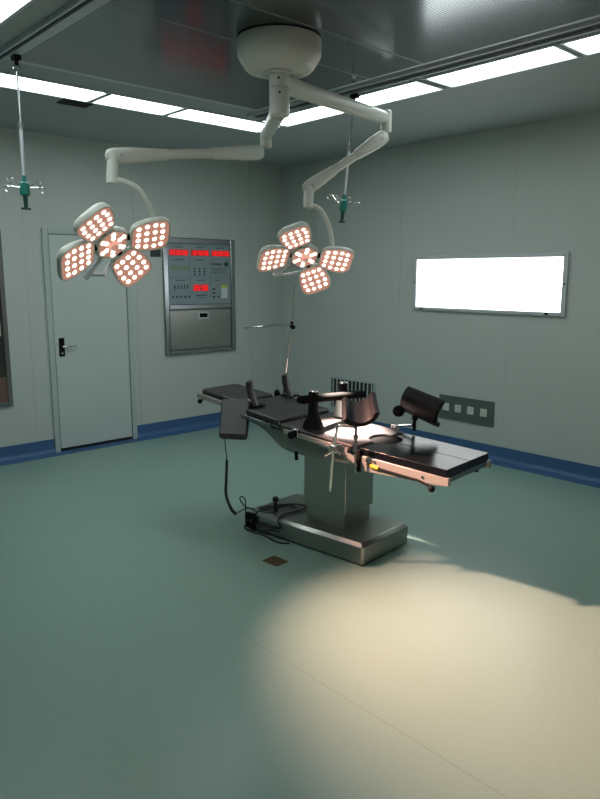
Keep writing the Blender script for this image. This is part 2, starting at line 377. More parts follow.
ceiling_light(xa, xb, -5.45, -4.51, 'white ceiling strip light on the right side, cut by the upper right edge')
ceiling_light(-4.61, -4.262, -3.6, -1.81, 'white ceiling strip light at the upper left corner of the view')
ceiling_light(-4.61, -4.262, -5.45, -3.63, 'white ceiling strip light further along the left side, behind the viewer')

cv = thing('ceiling_vent', 'small dark square ceiling vent beside the strip light over the door', 'vent', (-3.23, -1.33, H)); off = (-3.23, -1.33, H)
fb = MB(); x0, x1, y0, y1 = -3.345, -3.115, -1.425, -1.225
for lo, hi in (((x0, y0), (x0+.016, y1)), ((x1-.016, y0), (x1, y1)), ((x0+.016, y0), (x1-.016, y0+.016)), ((x0+.016, y1-.016), (x1-.016, y1))): fb.box((lo[0], lo[1], H-.01), (hi[0], hi[1], H-.0005))
fb.build('vent_frame', M['vent'], cv, off)
MB().box((x0+.016, y0+.016, H-.002), (x1-.016, y1-.016, H-.0005)).build('vent_duct', M['dark'], cv, off)
for i in range(6): MB().box((x0+.016, y0+.032+i*.028, H-.008), (x1-.016, y0+.040+i*.028, H-.002)).build('vent_slat', M['vent'], cv, off)

# ------------------------------------------------------------------ drip hangers on the tracks
def hanger(x, y, tilt, lab, zj, zb, hooks):
    t = thing('drip_hanger', lab, 'drip hanger', (x, y, H), 0, 'drip hangers on the ceiling tracks')
    P = lambda z: Vector((tilt[0]*(H-z)/.8, tilt[1]*(H-z)/.8, z-H))
    tr = MB(); tr.box((-.02, -.03, -.056), (.02, .03, -.03)); tr.tube([P(H-.05), P(H-.085)], .012, 12); tr.build('trolley', M['black'], t)
    rg = MB(); rg.tube([P(H-.085)+Vector((.02*math.cos(a), 0, .02*math.sin(a)-.015)) for a in [i*PI/6 for i in range(13)]], .004, 6); rg.build('hook_eye', M['chrome'], t)
    MB().tube([P(H-.12), P(zj)], .006, 10).build('upper_rod', M['steel2'], t)
    MB().tube([P(zj+.03), P(zb+.1)], .0105, 10).build('lower_rod', M['alu'], t)
    MB().tube([P(zj+.035), P(zj-.005)], .014, 10).build('rod_collar', M['body'], t)
    g = MB(); g.tube([P(zb+.12), P(zb+.085), P(zb+.075), P(zb+.01), P(zb)], [.012, .014, .028, .031, .02], 12); g.build('grip', M['teal'], t)
    s_ = MB(); s_.tube([P(zb+.005), P(zb-.075)], [.015, .012], 12); s_.tube([P(zb-.075)-Vector((.028, 0, 0)), P(zb-.075)+Vector((.028, 0, 0))], .007, 8); s_.build('lower_grip', M['green_sq'], t)
    for a, up in hooks:
        dr = Vector((math.cos(a), math.sin(a), 0)); c0 = P(zb+.05); h = MB()
        pts = [c0+dr*.02, c0+dr*.06+Vector((0, 0, up*.5)), c0+dr*.085+Vector((0, 0, up))]
        cc = c0+dr*.105+Vector((0, 0, up-.01))
        pts += [cc+dr*(.017*math.cos(b))+Vector((0, 0, .017*math.sin(b)-.006)) for b in (2.6, 1.6, .6, -.4, -1.4, -2.2)]
        h.tube(curve(pts, 4), .003, 6); h.build('hook', M['chrome'], t)
hanger(-4.04, -2.265, (0, 0), 'chrome drip hanger with teal grip on the left ceiling track, in front of the door', 2.63, 2.235, ((PI*.78, .01), (-PI*.22, .0), (PI*.1, .05), (PI*1.1, .05)))
hanger(-1.915, -3.015, (-.05, .052), 'chrome drip hanger with teal grip on the right ceiling track, crossing the lamp arm', 2.655, 2.225, ((PI*.78, .07), (-PI*.22, .015), (PI*.1, .06), (PI*1.1, .05)))

# ------------------------------------------------------------------ camera pose
CAM = Vector((-5.7407, -6.6199, 1.7554)); YAW, PITCH, ROLL = .740588, .177906, .00105
FW = Vector((math.sin(YAW)*math.cos(PITCH), math.cos(YAW)*math.cos(PITCH), -math.sin(PITCH)))
RT = Vector((math.cos(YAW), -math.sin(YAW), 0)); UP = RT.cross(FW)
RT2 = RT*math.cos(ROLL)+UP*math.sin(ROLL); UP = RT2.cross(FW); RT = RT2

TX, TY, TR = -2.584, -3.43, math.radians(6.5)
def T(p):
    c, s = math.cos(TR), math.sin(TR); return Vector((TX+c*p[0]-s*p[1], TY+s*p[0]+c*p[1], p[2]))
# ------------------------------------------------------------------ surgical lamp
LX, LY = -3.04, -3.49
sl = thing('surgical_lamp', 'white ceiling-mounted surgical lamp with two arms and two four-petal lamp heads', 'surgical lamp', (LX, LY, H-.0125)); LO = Vector((LX, LY, H-.0125))
MB().lathe((LX, LY, H-.0125), [(.222, 0), (.236, -.006), (.236, -.085), (.228, -.105), (.197, -.152), (.182, -.166), (.16, -.172), (0, -.175)], n=48).build('canopy', M['white'], sl, LO)
fl = MB().lathe((LX, LY, H-.186), [(.085, 0), (.085, -.012), (.062, -.016), (.0, -.016)], n=32); fl.build('canopy_flange', M['white'], sl, LO)
for i in range(6):
    a = i*PI/3+.3; MB().lathe((LX+.073*math.cos(a), LY+.073*math.sin(a), H-.202), [(.007, 0), (.007, -.008), (.003, -.009)], n=8).build('bolt', M['alu'], sl, LO)
MB().lathe((LX, LY, 2.86), [(.058, 0), (.058, -.058), (.056, -.06), (0, -.06)], n=32).build('upper_bearing', M['white'], sl, LO)
MB().lathe((LX, LY, 2.797), [(.056, 0), (.058, -.003), (.058, -.14), (.05, -.15), (0, -.15)], n=32).build('lower_bearing', M['white'], sl, LO)
MB().lathe((LX, LY, 2.877), [(.055, 0), (.055, -.02)], n=32).build('spindle', M['white'], sl, LO)
dots = MB()
for zz, aa in ((2.84, -2.35), (2.765, -2.25)): dots.lathe((LX+.058*math.cos(aa), LY+.058*math.sin(aa), zz), [(.006, -.002), (.006, .002), (.003, .003)], (math.cos(aa), math.sin(aa), 0), 8)
dots.build('set_screw', M['black'], sl, LO)

def ring(c, u, v, pts): return [c+u*a+v*b for a, b in pts]
def rrect(w, h, n=4, k=.4):
    r = min(w, h)*k; out = []
    for cx, cy, a0 in ((w/2-r, h/2-r, 0), (-w/2+r, h/2-r, PI/2), (-w/2+r, -h/2+r, PI), (w/2-r, -h/2+r, 1.5*PI)):
        for i in range(n+1): out.append((cx+r*math.cos(a0+i*PI/2/n), cy+r*math.sin(a0+i*PI/2/n)))
    return out
def bar(mb, stations, k=.4):
    """rounded-rectangle beam through (point, width, height) stations"""
    loops = []
    for i, (p, w, h) in enumerate(stations):
        p = Vector(p); t = (Vector(stations[min(i+1, len(stations)-1)][0])-Vector(stations[max(i-1, 0)][0])).normalized()
        s_ = t.cross(Vector((0, 0, 1))).normalized(); u = s_.cross(t)
        loops.append(ring(p, s_, u, rrect(w, h, 4, k)))
    mb.loft(loops); return mb
def lerp(a, b, t): return Vector(a)*(1-t)+Vector(b)*t

def head(q, a, b, R, nm):
    """q centre, a/b petal axes, R radius of the petal centres; returns frame"""
    u1 = Vector(a).normalized(); u2 = Vector(b).normalized()   # petal axes, 60 degrees apart
    n = u1.cross(u2).normalized()
    if n.z > 0: n = -n
    e1 = u1; e2 = (u2-u1*u2.dot(u1)).normalized()
    q = Vector(q)
    # hub
    hexa = lambda r, d: [q+(e1*math.cos(i*PI/3+PI/6)+e2*math.sin(i*PI/3+PI/6))*r+n*d for i in range(6)]
    hub = MB(); hub.loft([hexa(.44*R, 0), hexa(.46*R, -.03*R), hexa(.45*R, -.2*R), hexa(.34*R, -.34*R), hexa(.2*R, -.38*R)]); hub.build('lamp_hub', M['white'], sl, LO, bevel=.006)
    hobj = COL.objects[-1]
    pl_ = MB(); pl_.loft([hexa(.405*R, .0), hexa(.40*R, .012*R)]); pl_.build('hub_lens', M['pink'], hobj, LO)
    for k in range(6):
        th = k*PI/3+PI/6; dr = e1*math.cos(th)+e2*math.sin(th)
        for rr in (.2, .31):
            MB().lathe(q+dr*rr*R+n*.012*R, [(.06*R, 0), (.055*R, .012*R), (.03*R, .02*R), (0, .022*R)], n, 12).build('led', M['led'], hobj, LO)
    MB().lathe(q+n*.012*R, [(.115*R, 0), (.115*R, .05*R), (.095*R, .08*R), (.095*R, .1*R), (.04*R, .12*R), (0, .12*R)], n, 20).build('handle_socket', M['pink'], hobj, LO)
    # petals
    half = [(.47, .20), (.50, .30), (.60, .375), (.80, .43), (1.0, .465), (1.2, .47), (1.34, .44), (1.42, .36), (1.46, .22)]
    outl = half + [(r, -w) for r, w in half[::-1]]
    cr = 1.02
    for k in range(4):
        th = (0, PI/3, PI, PI*4/3)[k]; u = e1*math.cos(th)+e2*math.sin(th); v = n.cross(u)
        ti = math.radians(12)
        piv = q+u*.47*R
        U2 = u*math.cos(ti)+n*math.sin(ti); N2 = n*math.cos(ti)-u*math.sin(ti)
        def L(scale, d): return [piv+U2*((cr+(r-cr)*scale)-.47)*R+v*w*scale*R+N2*d*R for r, w in outl]
        pm = MB(); pm.loft([L(.90, -.02), L(.93, .012), L(.985, .014), L(1.0, -.005), L(1.005, -.07), L(.97, -.12), L(.85, -.19), L(.6, -.23)])
        pobj = pm.build('lamp_petal', M['white'], sl, LO, angle=50)
        MB().loft([L(.92, -.015), L(.91, .006)]).build('petal_lens', M['pink'], pobj, LO)
        for i in range(4):
            for j in range(4):
                rr = .66+i*.205; ww = (j-1.5)*.2; ww *= (.86, 1, 1.05, .95)[i]
                if i == 3: rr -= .02*abs(j-1.5)
                c = piv+U2*(rr-.47)*R+v*ww*R+N2*.006*R
                MB().lathe(c, [(.058*R, 0), (.052*R, .012*R), (.03*R, .022*R), (0, .024*R)], N2, 12).build('led', M['led'], pobj, LO)
        nk = MB(); nk.tube([q+u*.36*R-n*.1*R, piv+U2*.16*R-N2*.1*R], .075*R, 12); nk.build('petal_joint', M['black'], pobj, LO)
    return q, u1, u2, n
QL, QR = Vector((-3.806, -2.909, 1.930)), Vector((-2.550, -3.175, 1.877))
hL = head(QL, (.9497, -.0562, .3081), (.2692, .6492, -.7114), .247, 'L')
hR = head(QR, (.9094, -.4158, -.01), (.2899, .6509, -.7016), .228, 'R')

def knuckle(p_top, p_bot, r, name):
    m_ = MB(); p_top = Vector(p_top); p_bot = Vector(p_bot)
    m_.tube([p_top+(p_top-p_bot)*.06, p_top, lerp(p_top, p_bot, .5), p_bot, p_bot-(p_top-p_bot)*.04], [r*.7, r, r, r*.97, r*.7], 20)
    return m_.build(name, M['white'], sl, LO)
def arm_set(z_arm, end, zk_top, zk_bot, low_start, low_end, yoke, hd, R, grip):
    d_ = (Vector((end[0], end[1], 0))-Vector((LX, LY, 0))).normalized()
    m_ = MB(); bar(m_, [((LX+d_.x*.02, LY+d_.y*.02, z_arm), .085, .10), ((LX+d_.x*.2, LY+d_.y*.2, z_arm), .08, .095), (Vector((end[0], end[1], z_arm))-d_*.06, .065, .085), (Vector((end[0], end[1], z_arm))+d_*.005, .06, .08)])
    m_.build('extension_arm', M['white'], sl, LO)
    knuckle((end[0], end[1], zk_top), (end[0], end[1], zk_bot), .038, 'elbow_joint')
    # spring arm: thick covers at both ends, slim in the middle
    a, b = Vector(low_start), Vector(low_end); s_ = MB()
    t = (b-a).normalized()
    bar(s_, [(a-t*.045, .02, .03), (a-t*.03, .055, .075), (a, .07, .095), (lerp(a, b, .12), .07, .095), (lerp(a, b, .36), .05, .066)], .45)
    s_.build('spring_arm_cover', M['white'], sl, LO)
    s_ = MB(); bar(s_, [(lerp(a, b, .34), .042, .056), (lerp(a, b, .68), .042, .056)], .45); s_.build('spring_arm', M['white'], sl, LO)
    s_ = MB(); bar(s_, [(lerp(a, b, .66), .05, .064), (lerp(a, b, .9), .066, .088), (b, .064, .088), (b+t*.03, .05, .07), (b+t*.045, .02, .03)], .45)
    s_.build('spring_arm_cover', M['white'], sl, LO)
    sc = MB()
    for p in (lerp(a, b, .02), lerp(a, b, .96)):
        sd = t.cross(Vector((0, 0, 1))).normalized()
        if sd.dot(CAM-p) < 0: sd = -sd
        sc.lathe(p+sd*.033, [(.012, 0), (.012, .006), (.006, .007)], sd, 10)
    sc.build('pivot_cap', M['alu'], sl, LO)
    # drop joint and yoke tube
    dj0 = b+Vector((0, 0, -.005)); dj1 = Vector(yoke[0])
    knuckle(dj0, dj1, .034, 'drop_joint')
    q, e1, e2, n = hd
    pts = [Vector(p) for p in yoke]
    y_ = MB(); y_.tube(curve([dj1+Vector((0, 0, .015))]+pts[1:]+[q+e1*.98*R-n*.17*R, q+e1*.8*R-n*.15*R], 6), .0165, 12)
    y_.build('yoke_tube', M['white'], sl, LO)
    # guide rail grip between two petals
    g = MB(); g.tube([q+(e2-e1)*.3*R-n*.2*R, grip[0], grip[1]], [.014, .015, .017], 10); g.build('grip_bar', M['alu'], sl, LO)
    g = MB(); g.tube([lerp(grip[0], grip[1], .8), grip[2], q+e2*.75*R-n*.15*R], .011, 10); g.build('grip_bar', M['alu'], sl, LO)

# left arm set (lower bearing)
eb = (-2.655, -2.905)
yL = [Vector((-3.768, -2.859, 2.274)), Vector((-3.719, -2.886, 2.293)), Vector((-3.649, -2.931, 2.256)), Vector((-3.600, -2.953, 2.179)), Vector((-3.552, -2.942, 2.069))]
arm_set(2.685, eb, 2.70, 2.60, (eb[0]-.06, eb[1]+.012, 2.565), Vector((-3.745, -2.842, 2.433)), yL, hL, .247, [Vector((-3.841, -2.824, 1.863)), Vector((-3.925, -2.778, 1.737)), Vector((-3.831, -2.831, 1.760))])
# right arm set (upper bearing)
ea = (-1.925, -3.325)
yR = [Vector((-2.494, -3.146, 2.203)), Vector((-2.440, -3.166, 2.212)), Vector((-2.385, -3.188, 2.161)), Vector((-2.336, -3.207, 2.037)), Vector((-2.312, -3.206, 1.850))]
arm_set(2.825, ea, 2.87, 2.735, (ea[0]-.05, ea[1]-.01, 2.69), Vector((-2.473, -3.132, 2.341)), yR, hR, .228, [Vector((-2.621, -3.056, 1.815)), Vector((-2.689, -3.009, 1.751)), Vector((-2.599, -3.061, 1.765))])

def spot(name, loc, target, power, ang, blend, col, r=.03):
    l = bpy.data.lights.new(name, 'SPOT'); l.energy = power; l.spot_size = math.radians(ang); l.spot_blend = blend; l.color = col; l.shadow_soft_size = r
    o = bpy.data.objects.new(name, l); COL.objects.link(o); o.location = loc
    o.rotation_euler = (Vector(target)-Vector(loc)).to_track_quat('-Z', 'Y').to_euler()
spot('lamp_beam', QL+hL[3]*.06, (-2.72, -5.75, 0), 1350, 62, 1, (1, .52, .40), .05)
spot('lamp_beam', QR+hR[3]*.06+hR[1]*.1, T((.03, -.17, .78)), 4900, 26, .9, (1, .78, .68), .05)

# ------------------------------------------------------------------ operating table (local frame: x across, y towards the head end)
TX, TY, TR = -2.584, -3.43, math.radians(6.5)
ot = thing('operating_table', 'black-padded stainless steel operating table in the middle of the green floor', 'operating table', (TX, TY, 0), TR)
# base
def bl(x, y, z, c=.03):
    return [(x-c, -y, z), (-x+c, -y, z), (-x, -y+c, z), (-x, y-c, z), (-x+c, y, z), (x-c, y, z), (x, y-c, z), (x, -y+c, z)]
b_ = MB(); b_.loft([bl(.26, .5, .012, .012), bl(.26, .5, .118, .012), bl(.238, .478, .142, .01)]); b_.build('base', M['steel'], ot, bevel=.003)
b_ = MB(); b_.box((-.245, -.485, 0), (.245, .485, .014)); b_.build('base_plinth', M['dark'], ot)
b_ = MB(); b_.box((-.128, -.255, .141), (.158, .065, .40)); b_.build('column_sleeve', M['steel'], ot, bevel=.006)
b_ = MB(); b_.box((-.14, -.27, .245), (.17, .078, .625)); b_.build('column', M['steel'], ot, bevel=.006)

# height of the mattress tops along the table
def zt(y):
    P = [(-1.05, .717), (-.46, .747), (-.44, .754), (.19, .803), (.2, .826), (.64, .878), (.66, .888), (1.06, .93)]
    for (a, za), (b, zb) in zip(P[:-1], P[1:]):
        if y <= b: return za+(zb-za)*(y-a)/(b-a)
    return P[-1][1]
def cushion(name, outline, zf, th, m_=None, parent=ot, bev=.014):
    c = MB(); c.loft([[(x, y, zf(y)-th) for x, y in outline], [(x, y, zf(y)) for x, y in outline]])
    return c.build(name, M[m_ or 'vinyl'], parent, bevel=bev, seg=3)
lin = lambda a, za, b, zb: (lambda y: za+(zb-za)*(y-a)/(b-a))
zfoot = lin(-1.05, .717, -.46, .747); zseat = lin(-.44, .754, .2, .803); zback = lin(.19, .826, .64, .878); zhead = lin(.66, .888, 1.06, .93)
# seat with half-round notch, foot plates with quarter notches
def arc(cx, cy, rx, ry, a0, a1, n=10): return [(cx+rx*math.cos(a0+(a1-a0)*i/n), cy+ry*math.sin(a0+(a1-a0)*i/n)) for i in range(n+1)]
ncx, nr = .03, .108
cushion('seat_cushion', [(-.265, .185), (-.265, -.44)]+arc(ncx, -.44, nr, .085, PI, 0)+[(.265, -.44), (.265, .185)], zseat, .05, 'seatvinyl')
cushion('leg_cushion', [(-.255, -1.045), (.008, -1.045), (.008, -.556)]+arc(ncx, -.46, nr, .1, PI*1.42, PI, 6)+[(-.255, -.46)], zfoot, .045, 'legvinyl')
cushion('leg_cushion', [(.012, -1.045), (.245, -1.045), (.245, -.46)]+arc(ncx, -.46, nr, .1, 2*PI, PI*1.44, 6)+[(.012, -.556)], zfoot, .045, 'legvinyl')
cushion('back_cushion', [(-.27, .19), (.27, .19), (.27, .64), (-.27, .64)], zback, .045)
cushion('head_cushion', [(-.185, .66), (.185, .66), (.185, 1.04), (.15, 1.06), (-.15, 1.06), (-.185, 1.04)], zhead, .055)
# matte black fill just below the notch top, standing in for the hole's shade
n_ = MB(); n_.loft([[(x, y, zfoot(y)-d) for x, y in arc(ncx, -.455, .118, .108, 0, 2*PI*23/24, 23)] for d in (.04, .012)]); n_.build('notch_dark_fill', M['matte'], ot)
# leg plates' side rails (deep near the knee joint, slimmer at the foot end)
for sx, nm in ((-1, 'near'), (1, 'far')):
    x = -.247 if sx < 0 else .24
    prof = [(-.47, .608), (-.47, .702), (-1.062, .672), (-1.062, .63), (-1.0, .622)]
    r_ = MB(); r_.loft([[(x-.016, y, z) for y, z in prof], [(x+.016, y, z) for y, z in prof]]); ro = r_.build('leg_plate_rail', M['rail'], ot, bevel=.003)
    lv = MB(); xs = x+sx*.02
    lv.tube([(xs, -.525, .658), (xs, -.62, .644), (xs, -.88, .628), (xs, -.95, .61)], .0075, 8); lv.tube([(xs, -.95, .612), (xs, -.962, .6)], .006, 8)
    lv.build('release_lever', M['black'], ot)
    MB().ball((xs, -.962, .598), .02, 14).build('lever_knob', M['black'], ot)
    if sx < 0:
        MB().tube([(xs, -.55, .6535), (xs, -.605, .6465)], .011, 10).build('lever_sleeve', M['yellow'], ot)
        for y, z in ((-.52, .677), (-.575, .68), (-.9, .652)): MB().lathe((x-.016, y, z), [(.008, 0), (.008, .004), (.003, .005)], (-1, 0, 0), 10).build('screw', M['steel2'], ot)
MB().box((-.23, -1.05, .642), (.222, -1.035, .672)).build('leg_plate_crossbar', M['steel2'], ot); MB().box((-.23, -.50, .63), (.222, -.48, .69)).build('leg_plate_crossbar', M['steel2'], ot)
# black hinge post between seat and leg plate
for x in (-.262, .25):
    c_ = MB(); c_.box((x-.012, -.475, .6), (x+.016, -.44, .735)); c_.build('hinge_post', M['black'], ot, bevel=.006)
# central housing under seat and back, swept up at the head end
prof = [(-.42, .625), (-.42, .70), (.19, .748), (.62, .80), (.62, .79), (.49, .77), (.40, .75), (.32, .712), (.25, .668), (.19, .632), (.12, .616), (0, .612), (-.37, .62)]
h_ = MB(); h_.loft([[(x, y, z) for y, z in prof] for x in (-.235, .235)]); h_.build('table_housing', M['body'], ot, bevel=.004)
pl2 = [(-.44, .697), (-.44, .704), (.19, .753), (.19, .745)]
s_ = MB(); s_.loft([[(x, y, z) for y, z in pl2] for x in (-.258, .258)]); s_.build('seat_plate', M['steel2'], ot)
pl3 = [(.195, .768), (.195, .781), (.64, .833), (.64, .82)]
s_ = MB(); s_.loft([[(x, y, z) for y, z in pl3] for x in (-.262, .262)]); s_.build('back_plate', M['body'], ot)
s_ = MB(); s_.box((-.02, .45, .7815), (.02, .47, .785)); 
# side rails
for sx in (-1, 1):
    x = sx*.292
    r_ = MB(); y0, y1 = -.40, .12
    prof = [(y0, .712), (y0, .742), (y1, .782), (y1, .752)]
    r_.loft([[(x-.006, y, z) for y, z in prof], [(x+.006, y, z) for y, z in prof]]); r_.build('side_rail', M['rail'], ot, bevel=.002)
    so = MB()
    for y in (-.3, -.05, .1): 
        z = .727+(y-y0)/(y1-y0)*.04
        so.tube([(sx*.228, y, z), (sx*.289, y, z)], .009, 10)
    so.build('rail_spacer', M['steel2'], ot)
    r_ = MB(); prof = [(.24, .772), (.24, .797), (.6, .838), (.6, .813)]
    r_.loft([[(x-.006, y, z) for y, z in prof], [(x+.006, y, z) for y, z in prof]]); r_.build('side_rail', M['steel2'], ot, bevel=.002)
    so = MB()
    for y in (.3, .55): so.tube([(sx*.256, y, .8+(y-.3)*.115-.006), (sx*.289, y, .8+(y-.3)*.115-.006)], .008, 10)
    so.build('rail_spacer', M['steel2'], ot)
    # head rail
    x = sx*.2; prof = [(.70, .822), (.70, .855), (1.065, .9), (1.065, .866)]
    r_ = MB(); r_.loft([[(x-.012, y, z) for y, z in prof], [(x+.012, y, z) for y, z in prof]]); r_.build('head_rail', M['rail'], ot, bevel=.003)
    MB().lathe((x+sx*.012, 1.0, .858), [(.007, 0), (.007, .02), (.017, .022), (.019, .034), (.014, .042), (0, .042)], (sx, 0, -.3), 14).build('head_knob', M['black'], ot)
pl4 = [(.62, .806), (.62, .826), (1.05, .874), (1.05, .862)]
s_ = MB(); s_.loft([[(x, y, z) for y, z in pl4] for x in (-.19, .19)]); s_.build('head_plate', M['steel2'], ot)
# clamp with black star knob on the near rail
c_ = MB(); c_.box((-.318, -.02, .745), (-.286, .035, .80)); cl = c_.build('rail_clamp', M['chrome'], ot, bevel=.004)
k_ = MB(); k_.lathe((-.318, .01, .765), [(.008, 0), (.008, .012), (.024, .014), (.026, .03), (.02, .038), (0, .038)], (-1, 0, 0), 12); k_.build('clamp_knob', M['black'], cl)
c_ = MB(); c_.tube([(-.24, .06, .63), (-.24, .055, .575)], .012, 10); c_.build('hanging_pin', M['black'], ot)
c_ = MB(); c_.tube(curve([(.0, -.62, .665), (.0, -.62, .6), (.012, -.625, .578), (.022, -.63, .592)], 4), .004, 6); c_.build('release_hook', M['steel2'], ot)
MB().box((-.262, .185, .79), (-.252, .21, .812)).build('hinge_block', M['chrome'], ot, bevel=.002)

# crossbar pad on two posts
def post(x, y, ztop, lean, mname='black'):
    p_ = MB(); z0 = .80
    st = [((x+lean*.02, y-.02, z0), .075, .15), ((x+lean*.02, y-.018, z0+.03), .07, .13), ((x, y-.006, z0+.075), .05, .07), ((x, y, z0+.1), .046, .06), ((x, y, ztop), .046, .058)]
    p_.loft([ring(Vector(c), Vector((1, 0, 0)), Vector((0, 1, 0)), rrect(w, h, 3, .3)) for c, w, h in st])
    o = p_.build('support_post', M['black'], ot, bevel=.0)
    cp_ = MB(); cp_.lathe((x, y, ztop), [(.026, 0), (.03, .006), (.026, .014), (.0, .017)], n=16); cp_.build('post_cap', M['chrome'], o)
    return o
n1 = post(-.2, -.05, 1.03, -1); n2 = post(.2, .02, 1.03, 1)
k_ = MB(); k_.lathe((-.23, -.02, .85), [(.008, 0), (.008, .012), (.016, .014), (.017, .026), (0, .03)], (-1, .3, 0), 12); k_.build('post_knob', M['steel2'], n1)
f_ = MB(); f_.loft([[(.155, -.02, .805), (.16, .075, .80), (.185, .08, .80), (.18, -.02, .805)], [(.18, .01, .93), (.18, .06, .93), (.19, .06, .93), (.19, .01, .93)]]); f_.build('post_brace', M['body'], n2, bevel=.003)
cb = MB(); A_, B_ = Vector((-.35, -.065, 1.0)), Vector((.43, .01, .932)); t_ = (B_-A_).normalized(); sd = t_.cross(Vector((0, 0, 1))).normalized(); u_ = sd.cross(t_)
cb.loft([ring(lerp(A_, B_, f), sd, u_, rrect(.07*s, .05*s, 4, .45)) for f, s in ((0, .5), (.012, .85), (.035, 1), (.965, 1), (.988, .85), (1, .5))])
cb.build('crossbar_pad', M['matte'], ot)

# shoulder supports: curved pads standing on the back section
for x, y, zb, ztop in ((-.165, .545, .868, 1.035), (.262, .60, .872, 1.03)):
    p_ = MB(); loops = []
    for i in range(9):
        f = i/8; z = zb+(ztop-zb)*f; c = .035*math.sin(f*PI/2)-.03*f*f
        w = .085+.0*f; th = .03*(1-.25*f)
        dy = -.045+.06*math.sin(f*PI*.55) if True else 0
        loops.append(ring(Vector((x, y+dy, z)), Vector((.82, .57, 0)).normalized(), Vector((-.57, .82, 0)).normalized(), rrect(.10, th*1.6, 3, .4)))
    p_.loft(loops); so = p_.build('shoulder_support', M['vinyl'], ot, bevel=.003)
    p_ = MB(); p_.box((x-.04, y-.085, zb-.004), (x+.06, y+.02, zb+.008)); p_.build('support_foot', M['black'], so, bevel=.003)

# anaesthesia screen frame on the far rail
ap = MB(); ap.tube([(.285, .655, .81), (.285, .629, 1.016), (.285, .565, 1.396), (.285, .536, 1.70)], .0075, 10)
ao = ap.build('screen_pole', M['chrome'], ot)
ap = MB(); ap.tube([(.285, .565, 1.40), (.28, .565, 1.405), (-.195, .565, 1.407), (-.2, .565, 1.402)], [.008, .0085, .0085, .006], 10); ap.build('screen_bar', M['chrome'], ao)
ap = MB(); ap.ball((.285, .55, 1.385), .017, 12); ap.tube([(.285, .565, 1.375), (.285, .565, 1.425)], .013, 12); ap.build('bar_knob', M['black'], ao)
ap = MB(); ap.box((.262, .625, .80), (.31, .685, .87)); ap.lathe((.285, .685, .875), [(.01, 0), (.01, .015), (.028, .018), (.03, .034), (.022, .042), (0, .042)], (-.2, 1, 0), 14); ap.build('pole_clamp', M['black'], ao, bevel=.003)

# armboard folded down on the near side of the head section
ab = MB()
W0 = .1
def abl(f, out):   # cross-section at fraction f down the board, pushed out along its face normal
    top = Vector((-.245, .60, .905)); hz = Vector((-.85, -.53, 0)); d1 = (hz*.40-Vector((0, 0, .92))).normalized(); nrm = (hz*.92+Vector((0, 0, .40))).normalized()
    return top+d1*f+nrm*out
def absec(f, w, t0, t1):
    sw = Vector((-.53, .85, 0))*w
    return [abl(f, t0)-sw, abl(f, t0)+sw, abl(f, t1)+sw, abl(f, t1)-sw]
ab.loft([absec(0, W0*.9, 0, .035), absec(.015, W0*.98, 0, .042), absec(.04, W0, 0, .045), absec(.25, W0*.98, 0, .045), absec(.27, W0*.93, 0, .044), absec(.278, W0*.8, 0, .04)])
abo = ab.build('armboard', M['vinyl'], ot, bevel=.012, seg=3)
tp = MB(); tp.loft([absec(.012, W0*.9, .044, .0475), absec(.245, W0*.9, .0445, .048)]); tp.build('armboard_face', M['pad'], abo, bevel=.002)
j_ = MB(); j_.tube([(-.18, .60, .875), (-.245, .60, .87)], .016, 12); j_.box((-.262, .545, .84), (-.232, .65, .90)); j_.build('armboard_joint', M['black'], ot, bevel=.003)
MB().ball((-.215, .515, .905), .014, 10).build('armboard_lock', M['chrome'], ot)

# leg holders
def trough(center, axis, up, length, rad, th, a0, a1, name, flare=0):
    ax = Vector(axis).normalized(); upv = Vector(up); upv = (upv-ax*upv.dot(ax)).normalized(); sd = ax.cross(upv)
    c = Vector(center); m_ = MB(); n = 16; loops = []
    st = [(-.5, .90), (-.47, .97), (-.4, 1), (0, 1.0), (.4, 1.0+flare), (.47, .97+flare), (.5, .90+flare)]
    for s, k in st:
        o_ = c+ax*length*s; out = []; r2 = rad*(1+.08*s)
        for i in range(n+1):
            a = a0+(a1-a0)*i/n; out.append(o_+(sd*math.sin(a)-upv*math.cos(a))*(r2+(th/2)*k*(1 if k > .95 else .6)))
        for i in range(n, -1, -1):
            a = a0+(a1-a0)*i/n; out.append(o_+(sd*math.sin(a)-upv*math.cos(a))*(r2-(th/2)*k*(1 if k > .95 else .6)))
        loops.append(out)
    m_.loft(loops); return m_.build(name, M['shell'], ot, bevel=.006, seg=2)
lt1 = trough((-.30, -.475, 1.045), (-.72, -.62, -.44), (-.2, .2, 1), .22, .102, .034, -1.12, 1.2, 'leg_trough')
st_ = MB(); st_.tube([(-.318, -.474, .93), (-.315, -.474, .885)], .014, 12); st_.tube([(-.315, -.474, .89), (-.314, -.472, .80)], .009, 10); st_.tube([(-.314, -.472, .835), (-.314, -.472, .815)], .015, 10); st_.tube([(-.314, -.472, .80), (-.314, -.47, .735)], .0125, 10)
st_.build('trough_stem', M['steel2'], lt1)
rd_ = MB(); rd_.tube(curve([(-.33, -.296, .46), (-.33, -.316, .70), (-.33, -.345, .85), (-.33, -.352, .871), (-.328, -.372, .879), (-.318, -.465, .885)], 5), .009, 10); rd_.build('holder_rod', M['chrome'], ot)
ck = MB(); ck.box((-.345, -.35, .705), (-.284, -.29, .755)); ck = ck.build('holder_clamp', M['chrome'], ot, bevel=.006)
for k, (a, b) in enumerate((((-.34, -.30, .73), (-.355, -.235, .745)), ((-.34, -.33, .72), (-.36, -.28, .69)), ((-.34, -.34, .735), (-.35, -.40, .71)))):
    w_ = MB(); w_.tube([a, lerp(a, b, .6), b], [.008, .01, .013], 8); w_.build('wing_screw', M['chrome'], ck)
